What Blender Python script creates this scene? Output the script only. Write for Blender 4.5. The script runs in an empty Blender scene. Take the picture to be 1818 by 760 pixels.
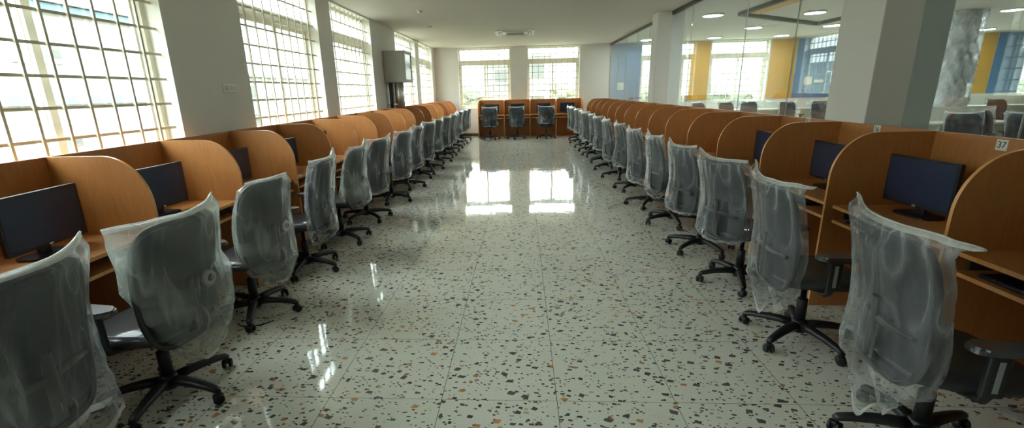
import bpy, bmesh, math, random
from mathutils import Vector, Matrix, noise

D = bpy.data
C = bpy.context.scene.collection
SC = bpy.context.scene
R = math.radians
random.seed(7)

# ------------------------------------------------------------------ nodes
class NT:
    def __init__(s, name):
        s.m = D.materials.new(name); s.m.use_nodes = True
        s.t = s.m.node_tree; s.t.nodes.clear()
        s.out = s.t.nodes.new('ShaderNodeOutputMaterial')
    def n(s, typ, **kw):
        nd = s.t.nodes.new('ShaderNode' + typ)
        for k, v in kw.items():
            if k.startswith('i_'):
                key = k[2:]
                key = int(key) if key.isdigit() else key.replace('__', ' ')
                s.put(nd.inputs[key], v)
            else:
                setattr(nd, k, v)
        return nd
    def put(s, sock, v):
        if isinstance(v, bpy.types.NodeSocket): s.t.links.new(v, sock)
        elif isinstance(v, bpy.types.Node): s.t.links.new(v.outputs[0], sock)
        else: sock.default_value = v
    def math(s, op, a, b=0.0, c=0.0, clamp=False):
        nd = s.t.nodes.new('ShaderNodeMath'); nd.operation = op; nd.use_clamp = clamp
        s.put(nd.inputs[0], a); s.put(nd.inputs[1], b); s.put(nd.inputs[2], c)
        return nd.outputs[0]
    def mix(s, f, a, b):
        nd = s.t.nodes.new('ShaderNodeMix'); nd.data_type = 'RGBA'
        s.put(nd.inputs[0], f); s.put(nd.inputs[6], a); s.put(nd.inputs[7], b)
        return nd.outputs[2]
    def ramp(s, f, p0, p1):
        nd = s.t.nodes.new('ShaderNodeMapRange'); nd.clamp = True
        s.put(nd.inputs[0], f); s.put(nd.inputs[1], p0); s.put(nd.inputs[2], p1)
        return nd.outputs[0]
    def fres(s, ior, normal=None):
        # same reflectance from either side of a thin sheet
        bf = s.n('NewGeometry').outputs['Backfacing']
        nd = s.n('Fresnel'); s.put(nd.inputs[0], s.math('ADD', ior, s.math('MULTIPLY', bf, 1/ior - ior)))
        if normal is not None: s.put(nd.inputs['Normal'], normal)
        return nd.outputs[0]
    def obj(s):
        return s.n('TexCoord').outputs['Object']
    def noise(s, vec, scale, detail=3.0, rough=.5, dist=0.0):
        nd = s.n('TexNoise'); s.put(nd.inputs['Vector'], vec)
        nd.inputs['Scale'].default_value = scale; nd.inputs['Detail'].default_value = detail
        nd.inputs['Roughness'].default_value = rough; nd.inputs['Distortion'].default_value = dist
        return nd.outputs['Fac']
    def bump(s, h, strength, dist=.002, normal=None):
        nd = s.n('Bump'); nd.inputs['Strength'].default_value = strength; nd.inputs['Distance'].default_value = dist
        s.put(nd.inputs['Height'], h)
        if normal is not None: s.put(nd.inputs['Normal'], normal)
        return nd.outputs['Normal']
    def pbr(s, col, rough=.5, metal=0.0, normal=None, coat=0.0, spec=.5, emit=None, estr=0.0, coat_rough=.1):
        nd = s.n('BsdfPrincipled')
        s.put(nd.inputs['Base Color'], col); s.put(nd.inputs['Roughness'], rough); s.put(nd.inputs['Metallic'], metal)
        nd.inputs['Coat Weight'].default_value = coat; nd.inputs['Coat Roughness'].default_value = coat_rough
        nd.inputs['Specular IOR Level'].default_value = spec
        if normal is not None: s.put(nd.inputs['Normal'], normal)
        if emit is not None:
            nd.inputs['Emission Color'].default_value = emit; nd.inputs['Emission Strength'].default_value = estr
        s.t.links.new(nd.outputs[0], s.out.inputs[0])
        return nd

def rgb(r, g, b):
    f = lambda c: (c / 255 / 12.92) if c <= 10 else ((c / 255 + .055) / 1.055) ** 2.4
    return (f(r), f(g), f(b), 1)

def plain(name, col, rough=.5, metal=0.0, var=.06, scale=30, bump=.0, coat=0.0, spec=.5):
    t = NT(name); o = t.obj()
    nz = t.noise(o, scale, 4)
    c2 = tuple(min(1, c * (1 + var)) for c in col[:3]) + (1,)
    c1 = tuple(c * (1 - var) for c in col[:3]) + (1,)
    nrm = t.bump(nz, bump) if bump else None
    t.pbr(t.mix(nz, c1, c2), rough, metal, nrm, coat, spec)
    return t.m

M = {}
def wood(name, c1, c2, rough=.42):
    t = NT(name); o = t.obj()
    mp = t.n('Mapping'); t.put(mp.inputs[0], o); mp.inputs['Scale'].default_value = (9, 9, 1.1)
    g = t.noise(mp.outputs[0], 6, 6, .6, .6)
    big = t.noise(o, 2.5, 2)
    f = t.ramp(t.math('ADD', t.math('MULTIPLY', g, .75), t.math('MULTIPLY', big, .25)), .3, .72)
    t.pbr(t.mix(f, c1, c2), rough, 0, t.bump(g, .05), .12, .45, coat_rough=.3)
    return t.m
M['wood'] = wood('honey_laminate', rgb(172, 111, 60), rgb(194, 133, 76))
M['wood_edge'] = wood('pale_edge_band', rgb(214, 152, 88), rgb(226, 170, 108), .35)
M['wall'] = plain('wall_emulsion', rgb(228, 226, 220), .75, var=.02, scale=6, bump=.02)
M['ceiling'] = plain('ceiling_emulsion', rgb(206, 203, 193), .8, var=.02, scale=5)
M['blue'] = plain('blue_paint', rgb(74, 128, 172), .55, var=.03, scale=4)
M['yellow'] = plain('yellow_paint', rgb(206, 158, 62), .55, var=.03, scale=4)
M['white_frame'] = plain('ivory_aluminium', rgb(228, 224, 208), .35, var=.02)
M['grille'] = plain('grey_grille_paint', rgb(206, 200, 184), .5, var=.08, scale=60)
M['black'] = plain('black_nylon', (.012, .012, .014, 1), .42, var=.25, scale=80, bump=.05)
M['rubber'] = plain('caster_rubber', (.009, .009, .01, 1), .5, var=.2)
M['steel'] = plain('brushed_steel', (.78, .78, .76, 1), .38, .85, var=.1, scale=120)
M['chrome_strip'] = plain('grey_slider_strip', rgb(150, 152, 154), .35, .3)
M['seat_fabric'] = plain('seat_fabric', (.022, .022, .026, 1), .8, var=.35, scale=400, bump=.2, coat=.55)
M['film_pad'] = plain('film_wrapped_pad', (.03, .03, .032, 1), .4, var=.3, scale=50, coat=1.0)
M['bezel'] = plain('monitor_shell', (.014, .014, .017, 1), .35, var=.15, scale=90)
M['cabinet'] = plain('cabinet_grey', rgb(158, 160, 150), .5, var=.03)
M['white_plastic'] = plain('white_plastic', rgb(228, 226, 216), .4, var=.02)
M['paper'] = plain('paper', rgb(226, 226, 214), .8, var=.03)
M['ink'] = plain('ink', (.03, .03, .035, 1), .7, var=.05)
M['concrete'] = plain('outside_plaster', rgb(150, 150, 142), .8, var=.05, scale=2)
M['outside_blue'] = plain('outside_blue_band', rgb(96, 118, 130), .7, var=.03)
M['outside_grey'] = plain('outside_grey_plaster', rgb(108, 110, 102), .8, var=.08, scale=1)
M['outside_glass'] = plain('outside_window', rgb(84, 86, 82), .2, var=.1)
M['earth'] = plain('dry_ground', rgb(112, 108, 86), .9, var=.25, scale=.2)
M['leaf'] = plain('tree_leaves', rgb(104, 110, 88), .8, var=.2, scale=3)  # paled and desaturated, distance haze mixed into the leaf colour
M['bark'] = plain('tree_bark', rgb(92, 78, 62), .9, var=.2, scale=8)
M['channel'] = plain('dark_aluminium', rgb(92, 90, 84), .45, .4)
M['silicone'] = plain('glass_joint', rgb(190, 194, 186), .5)
M['counter'] = plain('white_counter', rgb(222, 224, 214), .5, var=.02)
M['silver'] = plain('silver_mark', (.7, .7, .72, 1), .25, .8)
M['louvre_dark'] = plain('vent_dark', rgb(52, 48, 40), .6)

def fabric_mesh():
    t = NT('back_mesh'); o = t.obj()
    w = t.n('TexWave'); t.put(w.inputs[0], o); w.inputs['Scale'].default_value = 90; w.bands_direction = 'X'
    w2 = t.n('TexWave'); t.put(w2.inputs[0], o); w2.inputs['Scale'].default_value = 90; w2.bands_direction = 'Z'
    h = t.math('MULTIPLY', w.outputs['Fac'], w2.outputs['Fac'])
    t.pbr(t.mix(h, (.010, .012, .016, 1), (.026, .030, .040, 1)), .75, 0, t.bump(h, .3))
    return t.m
M['back_mesh'] = fabric_mesh()

def screen():
    t = NT('dark_screen'); o = t.obj()
    nz = t.noise(o, 3, 2)
    t.pbr(t.mix(nz, (.022, .030, .062, 1), (.034, .045, .095, 1)), .25, 0, None, 0, .5)  # base lifted towards blue, room reflections painted into the screen colour
    return t.m
M['screen'] = screen()

def glass(name, tint, refl, rough=.0, extra=.02):
    t = NT(name)
    tr = t.n('BsdfTransparent'); tr.inputs[0].default_value = tint
    gl = t.n('BsdfGlossy'); gl.inputs['Color'].default_value = (1, 1, 1, 1); gl.inputs['Roughness'].default_value = rough
    fr = t.fres(1.5)
    mx = t.n('MixShader'); t.put(mx.inputs[0], t.math('ADD', t.math('MULTIPLY', fr, refl), extra, clamp=True))
    t.t.links.new(tr.outputs[0], mx.inputs[1]); t.t.links.new(gl.outputs[0], mx.inputs[2])
    t.t.links.new(mx.outputs[0], t.out.inputs[0])
    return t.m
M['pane'] = glass('window_glass', (.94, .97, .95, 1), .8)
M['partition_glass'] = glass('partition_glass', (.86, .93, .95, 1), 1.2, 0, .015)

def film(name, op0, op1, tint, rough=.14):
    """thin crumpled polythene: mostly clear face on, milkier where it lies in folds or is seen along the sheet"""
    t = NT(name); o = t.obj()
    mp = t.n('Mapping'); t.put(mp.inputs[0], o); mp.inputs['Scale'].default_value = (1, 1, .30)
    n1 = t.noise(mp.outputs[0], 9, 3, .5, 1.5)
    n2 = t.noise(o, 20, 2, .5, 1.0)
    n3 = t.noise(mp.outputs[0], 8, 1.5, .45, .5)
    ridge = t.math('SUBTRACT', 1.0, t.math('MULTIPLY', t.math('ABSOLUTE', t.math('SUBTRACT', n3, .5)), 10.0), clamp=True)
    cloud = t.ramp(t.noise(o, 3.2, 2, .5), .35, .75)
    h = t.math('ADD', n1, t.math('ADD', t.math('MULTIPLY', n2, .22), t.math('MULTIPLY', ridge, .10)))
    nrm = t.bump(h, .8, .020)
    lw = t.n('LayerWeight'); lw.inputs[0].default_value = .35; t.put(lw.inputs['Normal'], nrm)
    face = t.math('POWER', lw.outputs['Facing'], 2.4)
    op = t.math('ADD', t.math('MULTIPLY', op0, t.math('ADD', .25, t.math('MULTIPLY', t.math('POWER', cloud, 1.5), 2.2))), t.math('MULTIPLY', face, op1))
    op = t.math('ADD', op, t.math('MULTIPLY', t.math('MULTIPLY', t.math('POWER', ridge, 2.0), t.math('ADD', .25, t.math('MULTIPLY', cloud, .75))), .36), clamp=True)  # whitens the creases: window glints painted into the film's opacity
    tr = t.n('BsdfTransparent'); tr.inputs[0].default_value = (.93, .95, .95, 1)
    df = t.n('BsdfDiffuse'); df.inputs[0].default_value = tint; t.put(df.inputs['Normal'], nrm)
    tl = t.n('BsdfTranslucent'); tl.inputs[0].default_value = tint; t.put(tl.inputs['Normal'], nrm)
    m0 = t.n('MixShader'); m0.inputs[0].default_value = .45
    t.t.links.new(df.outputs[0], m0.inputs[1]); t.t.links.new(tl.outputs[0], m0.inputs[2])
    m1 = t.n('MixShader'); t.put(m1.inputs[0], op)
    t.t.links.new(tr.outputs[0], m1.inputs[1]); t.t.links.new(m0.outputs[0], m1.inputs[2])
    gl = t.n('BsdfGlossy'); gl.inputs['Roughness'].default_value = rough; t.put(gl.inputs['Normal'], nrm)
    fr = t.fres(1.45, nrm)
    m2 = t.n('MixShader'); t.put(m2.inputs[0], t.math('MULTIPLY', fr, .9))
    t.t.links.new(m1.outputs[0], m2.inputs[1]); t.t.links.new(gl.outputs[0], m2.inputs[2])
    t.t.links.new(m2.outputs[0], t.out.inputs[0])
    return t.m
M['film_clear'] = film('clear_polythene', .085, .62, (.72, .76, .78, 1))
M['film_milky'] = film('milky_polythene', .22, .55, (.70, .76, .72, 1))
M['film_edge'] = film('polythene_seam', .62, .3, (.85, .86, .84, 1), .3)
M['film_column'] = film('column_polythene', .80, .2, (.72, .75, .78, 1), .25)

def terrazzo():
    t = NT('polished_terrazzo'); o = t.obj()
    sep = t.n('SeparateXYZ'); t.put(sep.inputs[0], o); X, Y = sep.outputs[0], sep.outputs[1]
    T = .6
    u = t.math('DIVIDE', t.math('SUBTRACT', X, TX0), T); v = t.math('DIVIDE', t.math('SUBTRACT', Y, TY0), T)
    iu = t.math('FLOOR', u); iv = t.math('FLOOR', v)
    fu = t.math('ABSOLUTE', t.math('SUBTRACT', t.math('FRACT', u), .5)); fv = t.math('ABSOLUTE', t.math('SUBTRACT', t.math('FRACT', v), .5))
    ju = t.math('GREATER_THAN', fu, .5 - .0018 / T); jv = t.math('GREATER_THAN', fv, 0.5 - .0016 / T)
    joint = t.math('MAXIMUM', ju, t.math('MULTIPLY', jv, .95))
    idx = t.n('CombineXYZ'); t.put(idx.inputs[0], iu); t.put(idx.inputs[1], iv)
    wn = t.n('TexWhiteNoise'); wn.noise_dimensions = '3D'; t.put(wn.inputs[0], idx.outputs[0])
    # each tile is a slab of its own: shift the chip pattern per tile
    sh = t.n('VectorMath', operation='SCALE'); t.put(sh.inputs[0], wn.outputs['Color']); sh.inputs['Scale'].default_value = 7.0
    ad = t.n('VectorMath', operation='ADD'); t.put(ad.inputs[0], o); t.put(ad.inputs[1], sh.outputs[0])
    flat = t.n('VectorMath', operation='MULTIPLY'); t.put(flat.inputs[0], ad.outputs[0]); flat.inputs[1].default_value = (1, 1, 0)
    base = t.mix(t.noise(o, 7, 4), rgb(206, 206, 194), rgb(222, 221, 208))
    base = t.mix(t.ramp(t.noise(flat.outputs[0], 160, 2), .45, .75), base, rgb(190, 190, 180))
    col = base
    def chips(scale, size, keep, rot, dark, warm, warm_share, stretch=1.5):
        nonlocal col
        mp = t.n('Mapping'); t.put(mp.inputs[0], flat.outputs[0]); mp.inputs['Rotation'].default_value = (0, 0, rot)
        mp.inputs['Location'].default_value = (rot * 3.1, rot * 1.7, 0)
        mp.inputs['Scale'].default_value = (1, stretch, 1)
        wob = t.n('TexNoise'); t.put(wob.inputs['Vector'], mp.outputs[0]); wob.inputs['Scale'].default_value = scale * 1.2; wob.inputs['Detail'].default_value = 1
        wv = t.n('VectorMath', operation='SCALE'); t.put(wv.inputs[0], wob.outputs['Color']); wv.inputs['Scale'].default_value = .45 / scale
        wa = t.n('VectorMath', operation='ADD'); t.put(wa.inputs[0], mp.outputs[0]); t.put(wa.inputs[1], wv.outputs[0])
        vo = t.n('TexVoronoi', distance='CHEBYCHEV', voronoi_dimensions='2D'); t.put(vo.inputs['Vector'], wa.outputs[0])
        vo.inputs['Scale'].default_value = scale; vo.inputs['Randomness'].default_value = 1.0
        vc = t.n('SeparateColor'); t.put(vc.inputs[0], vo.outputs['Color'])
        here = t.math('LESS_THAN', vc.outputs[0], keep)
        rad = t.math('MULTIPLY', size, t.math('ADD', .45, t.math('MULTIPLY', vc.outputs[1], .9)))
        inside = t.math('MULTIPLY', here, t.math('LESS_THAN', vo.outputs['Distance'], rad))
        iswarm = t.math('LESS_THAN', vc.outputs[2], warm_share)
        ccol = t.mix(iswarm, t.mix(vc.outputs[1], dark[0], dark[1]), t.mix(vc.outputs[1], warm[0], warm[1]))
        col = t.mix(inside, col, ccol)
    dk = (rgb(40, 40, 42), rgb(92, 90, 86)); wm = (rgb(150, 98, 56), rgb(190, 142, 92))
    chips(15, .21, .27, .4, dk, wm, .32, 1.3)
    chips(21, .22, .21, 1.7, dk, (rgb(150, 140, 112), rgb(176, 168, 140)), .25, 1.7)
    chips(40, .24, .2, 2.6, dk, wm, .15, 1.4)
    col = t.mix(t.math('MULTIPLY', joint, .8), col, rgb(70, 66, 60))
    # slabs are laid a hair out of level, so mirrored windows break at the joints
    til = t.n('VectorMath', operation='SUBTRACT'); t.put(til.inputs[0], wn.outputs['Color']); til.inputs[1].default_value = (.5, .5, .5)
    ts = t.n('VectorMath', operation='MULTIPLY'); t.put(ts.inputs[0], til.outputs[0]); ts.inputs[1].default_value = (.009, .006, 0)
    geo = t.n('NewGeometry')
    na = t.n('VectorMath', operation='ADD'); t.put(na.inputs[0], geo.outputs['Normal']); t.put(na.inputs[1], ts.outputs[0])
    nn = t.n('VectorMath', operation='NORMALIZE'); t.put(nn.inputs[0], na.outputs[0])
    wavy = t.noise(o, 5.0, 2, .5)
    nb = t.bump(wavy, .05, .012, nn.outputs[0])
    t.pbr(col, t.mix(t.noise(o, 3, 3), (.025, .025, .025, 1), (.06, .06, .06, 1)), 0, nb, 0, .55)
    return t.m

# ------------------------------------------------------------------ mesh helpers
class MB:
    def __init__(s): s.b = bmesh.new()
    def mat(s, fs, mi):
        for f in fs: f.material_index = mi
    def box(s, x0, x1, y0, y1, z0, z1, mi=0, bev=0.0, seg=2):
        vs = [s.b.verts.new(p) for p in [(x0,y0,z0),(x1,y0,z0),(x1,y1,z0),(x0,y1,z0),(x0,y0,z1),(x1,y0,z1),(x1,y1,z1),(x0,y1,z1)]]
        fs = [s.b.faces.new([vs[i] for i in q]) for q in [(0,3,2,1),(4,5,6,7),(0,1,5,4),(1,2,6,5),(2,3,7,6),(3,0,4,7)]]
        s.mat(fs, mi)
        if bev:
            es = list({e for f in fs for e in f.edges})
            r = bmesh.ops.bevel(s.b, geom=es, offset=bev, segments=seg, profile=.5, affect='EDGES', clamp_overlap=True)
            s.mat(r['faces'], mi)
        return s
    def prism(s, pts, axis, a, b, mi=0, edge_mi=None):
        """outline pts (2-D) pushed along axis 0/1/2 from a to b"""
        def P(p, h):
            return {0: (h, p[0], p[1]), 1: (p[0], h, p[1]), 2: (p[0], p[1], h)}[axis]
        A = [s.b.verts.new(P(p, a)) for p in pts]; B = [s.b.verts.new(P(p, b)) for p in pts]
        s.mat([s.b.faces.new(A), s.b.faces.new(list(reversed(B)))], mi)
        n = len(pts)
        s.mat([s.b.faces.new([A[i], B[i], B[(i+1) % n], A[(i+1) % n]]) for i in range(n)], mi if edge_mi is None else edge_mi)
        return s
    def tube(s, path, rads, n=10, mi=0, cap=True, flat=1.0):
        """round bar along points; rads one number or one per point; flat squeezes the section in its second direction"""
        path = [Vector(p) for p in path]
        if not isinstance(rads, (list, tuple)): rads = [rads] * len(path)
        rings = []; prev = None
        for i, p in enumerate(path):
            d = (path[min(i+1, len(path)-1)] - path[max(i-1, 0)]).normalized()
            if prev is None:
                up = Vector((0, 0, 1)) if abs(d.z) < .9 else Vector((0, 1, 0))
                a = d.cross(up).normalized()
            else:
                a = (prev - d * prev.dot(d)).normalized()
            prev = a; b = d.cross(a)
            rings.append([s.b.verts.new(p + a * rads[i] * math.cos(2*math.pi*k/n) + b * rads[i] * flat * math.sin(2*math.pi*k/n)) for k in range(n)])
        for r0, r1 in zip(rings, rings[1:]):
            for k in range(n):
                f = s.b.faces.new([r0[k], r0[(k+1) % n], r1[(k+1) % n], r1[k]]); f.material_index = mi; f.smooth = True
        if cap:
            s.mat([s.b.faces.new(list(reversed(rings[0]))), s.b.faces.new(rings[-1])], mi)
        return s
    def lathe(s, prof, c=(0,0,0), axis=2, n=20, mi=0):
        c = Vector(c); rings = []
        for r, h in prof:
            ring = []
            for k in range(n):
                a = 2*math.pi*k/n; x, y = r*math.cos(a), r*math.sin(a)
                q = {2: (x, y, h), 1: (x, h, y), 0: (h, x, y)}[axis]
                ring.append(s.b.verts.new(c + Vector(q)))
            rings.append(ring)
        for r0, r1 in zip(rings, rings[1:]):
            for k in range(n):
                f = s.b.faces.new([r0[k], r0[(k+1) % n], r1[(k+1) % n], r1[k]]); f.material_index = mi; f.smooth = True
        s.mat([s.b.faces.new(list(reversed(rings[0]))), s.b.faces.new(rings[-1])], mi)
        return s
    def build(s, name, mats, parent=None, loc=None, smooth=None):
        bmesh.ops.remove_doubles(s.b, verts=s.b.verts, dist=1e-6)
        bmesh.ops.recalc_face_normals(s.b, faces=s.b.faces)
        me = D.meshes.new(name); s.b.to_mesh(me); s.b.free()
        for m in (mats if isinstance(mats, (list, tuple)) else [mats]): me.materials.append(m)
        if smooth:
            for p in me.polygons: p.use_smooth = True
        o = D.objects.new(name, me); C.objects.link(o)
        if parent: o.parent = parent
        if loc: o.location = loc
        return o

def rrect(w, h, r, n=6, cx=0, cy=0):
    pts = []
    for sx, sy, a0 in ((1, 1, 0), (-1, 1, 90), (-1, -1, 180), (1, -1, 270)):
        for k in range(n + 1):
            a = R(a0 + 90 * k / n)
            pts.append((cx + sx*(w/2 - r) + r*math.cos(a), cy + sy*(h/2 - r) + r*math.sin(a)))
    return pts

def empty(name, loc=(0, 0, 0), rz=0.0):
    o = D.objects.new(name, None); C.objects.link(o)
    o.location = loc; o.rotation_euler = (0, 0, rz); o.empty_display_size = .1
    return o
def tag(o, label, cat, group=None):
    o['label'] = label; o['category'] = cat
    if group: o['group'] = group
    return o
def struct(o, label=None, cat=None):
    o['kind'] = 'structure'
    if label: o['label'] = label
    if cat: o['category'] = cat
    return o
def dup(root):
    r = root.copy(); C.objects.link(r)
    for ch in root.children:
        c = ch.copy(); C.objects.link(c); c.parent = r
        for g in ch.children:
            d = g.copy(); C.objects.link(d); d.parent = c
    return r
ORD = ['first','second','third','fourth','fifth','sixth','seventh','eighth','ninth','tenth','eleventh','twelfth','thirteenth','fourteenth','fifteenth','sixteenth','seventeenth']

# ------------------------------------------------------------------ measured layout (metres, camera above the origin looking along +y)
TX0, TY0 = -.4286, 2.0602 - 1.2
XL, XG, YF, ZC = -2.9557, 3.0048, 16.56, 2.966
XH, YB = 20.0, -3.0
M['terrazzo'] = terrazzo()

# ------------------------------------------------------------------ room shell
struct(MB().box(XL-.25, XH+.25, YB-.25, YF+.25, -.2, 0).build('floor', M['terrazzo']), 'pale polished terrazzo floor with dark and tan chips', 'floor')
struct(MB().box(XL-.25, XH+.25, YB-.25, YF+.25, ZC, ZC+.2).build('ceiling', M['ceiling']), 'plain off-white plaster ceiling', 'ceiling')
SILL, HEAD = .95, 2.935
left_win = [(-.45, 1.5), (2.0, 3.96), (5.11, 7.10), (7.62, 9.60), (11.45, 13.58), (14.08, 16.06)]  # first opening is unseen, added behind the viewer for light and reflections
far_win = [(-2.14, -.35), (.20, 1.98), (4.06, 5.50), (6.30, 8.15), (10.30, 12.20), (12.95, 14.68), (16.15, 18.1)]
w = MB(); w.box(XL-.25, XL, YB-.25, YF+.25, 0, SILL); w.box(XL-.25, XL, YB-.25, YF+.25, HEAD, ZC)
e = YB - .25
for a, b in left_win:
    w.box(XL-.25, XL, e, a, SILL, HEAD); e = b
w.box(XL-.25, XL, e, YF+.25, SILL, HEAD)
struct(w.build('wall_left', M['wall']), 'off-white window wall with broad piers between tall windows', 'wall')
w = MB(); w.box(XL, XG, YF, YF+.25, 0, SILL); w.box(XG, XH, YF, YF+.25, 0, SILL)
w.box(XL, XH, YF, YF+.25, HEAD, ZC)
e = XL
paint = {3: 0, 2: 1}
segs = []
for a, b in far_win:
    segs.append((e, a)); e = b
segs.append((e, XH))
for k, (a, b) in enumerate(segs):
    w.box(a, b, YF, YF+.25, SILL, HEAD)
struct(w.build('wall_far', M['wall']), 'off-white far wall pierced by barred windows', 'wall')
# painted bands on the hall's part of the far wall, above the white dado
def band(a, b, m, nm, lab):
    struct(MB().box(a, b, YF-.014, YF, 1.07, HEAD, bev=.003, seg=1).build(nm, M[m]), lab, 'painted wall panel')
band(XG+.02, 4.02, 'blue', 'trim_1', 'blue painted wall band beside the far corner of the glass')
band(5.58, 6.26, 'yellow', 'trim_2', 'narrow yellow painted band between two hall windows')
band(8.19, 9.02, 'yellow', 'trim_3', 'yellow painted band joining the blue band by the notices')
band(9.04, 10.26, 'blue', 'trim_4', 'blue painted band carrying two paper notices')
band(14.72, 15.16, 'yellow', 'trim_5', 'slim yellow band seen right of the wrapped column')
band(15.18, 16.10, 'blue', 'trim_6', 'blue painted band at the far end of the hall')
struct(MB().box(XH, XH+.25, YB-.25, YF+.25, 0, ZC).build('wall_right', M['wall']), 'plain wall closing the hall', 'wall')
struct(MB().box(XL, XH, YB-.25, YB, 0, ZC).build('wall_back', M['wall']), 'plain wall behind the viewer', 'wall')
# skirting under the far windows
struct(MB().box(XL, XG, YF-.015, YF, 0, .1, bev=.003, seg=1).build('baseboard_far', M['channel']))

# columns that the glass partition runs into
for i, (x0, x1, y0, y1) in enumerate([(2.718, 3.215, 3.90, 4.40), (2.718, 3.235, 10.02, 10.44)]):
    struct(MB().box(x0, x1, y0, y1, 0, ZC, bev=.006, seg=2).build('column_%d' % (i+1), M['wall']),
           ['broad square off-white column nearest the viewer in the glass partition', 'farther square off-white column in the glass partition'][i], 'column')

# ------------------------------------------------------------------ windows
def window(idx, loc, rz, wd, lab, lean=0.0):
    root = empty('window_%d' % idx, loc, rz); struct(root, lab, 'window')
    z0, z1 = SILL, HEAD; fy0, fy1 = .135, .205; t = .05
    tr0, tr1 = 2.44, 2.56
    f = MB()
    f.box(0, t, fy0, fy1, z0, z1); f.box(wd-t, wd, fy0, fy1, z0, z1)
    f.box(t, wd-t, fy0, fy1, z0, z0+t); f.box(t, wd-t, fy0, fy1, z1-t, z1)
    f.box(t, wd-t, fy0-.012, fy1, tr0, tr1); f.box(0, wd, 0.0, fy0, z0-.001, z0+.012)
    f.build('frame', M['white_frame'], root)
    MB().box(t, wd-t, .168, .173, tr1, z1-t).build('pane', M['pane'], root)
    h = wd / 2
    for k, (a, b, y) in enumerate(((t, h+.03, .143), (h-.03, wd-t, .172))):
        s = MB(); st = .055
        s.box(a, a+st, y, y+.026, z0+t, tr0); s.box(b-st, b, y, y+.026, z0+t, tr0)
        s.box(a+st, b-st, y, y+.026, z0+t, z0+t+.06); s.box(a+st, b-st, y, y+.026, tr0-.05, tr0)
        so = s.build('sash', M['white_frame'], root)
        MB().box(a+st, b-st, y+.010, y+.015, z0+t+.06, tr0-.05).build('pane', M['pane'], so)
    g = MB(); r = .009; gy = .06
    nv = round(wd / .2)
    for k in range(1, nv):
        x = wd * k / nv
        g.box(x-r, x+r, gy-r, gy+r, z0+.012, z1)
    z = z0 + .16
    while z < z1 - .06:
        g.box(0, wd, gy+r, gy+r+.005, z-.010, z+.010)
        z += .2
    g.build('grille', M['grille'], root)
    return root
wi = 1
names_l = ['window behind the viewer in the left wall', 'large barred window nearest the viewer with white building outside', 'second barred window along the left wall beside the switch plate',
           'third barred window along the left wall before the grey cabinet', 'fourth barred window partly hidden by the grey cabinet', 'last barred window of the left wall by the corner']
for (a, b), nm in zip(left_win, names_l):
    window(wi, (XL, a, 0), R(90), b-a, nm); wi += 1
names_f = ['left of the two barred windows above the short far desk row', 'right of the two barred windows above the short far desk row', 'hall window half hidden behind the farther column', 'wide hall window between two yellow bands',
           'hall window hidden behind the near column', 'hall window seen between near column and wrapped column', 'hall window at the edge of the photo past the blue band']
for (a, b), nm in zip(far_win, names_f):
    window(wi, (a, YF, 0), 0, b-a, nm); wi += 1

# ------------------------------------------------------------------ glass partition
joints = [-3.0, -1.75, -.5, .75, 2.0, 3.0, 3.9, None, 4.4, 5.58, 6.8, 8.9, 10.02, None, 10.44, 11.7, 12.9, 14.1, 15.3, 16.55]
for a, b in zip(joints, joints[1:]):
    if a is None or b is None: continue
    o = MB().box(XG-.006, XG+.006, a+.004, b-.004, .05, 2.90).build('glass_panel', M['partition_glass'])
    struct(o)
sl = MB()
for k, j in enumerate(joints):
    if j is None or (k and joints[k-1] is None) or (k+1 < len(joints) and joints[k+1] is None): continue
    sl.box(XG-.006, XG+.006, j-.003, j+.003, .05, 2.9)
struct(sl.build('trim_7', M['silicone']))
c = MB()
for a, b in ((YB, 3.9), (4.4, 10.02), (10.44, YF)):
    c.box(XG-.022, XG+.022, a, b, 2.90, ZC); c.box(XG-.022, XG+.022, a, b, 0, .05)
struct(c.build('trim_8', M['channel']), 'dark channel holding the glass partition at ceiling and floor', 'trim')

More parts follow.
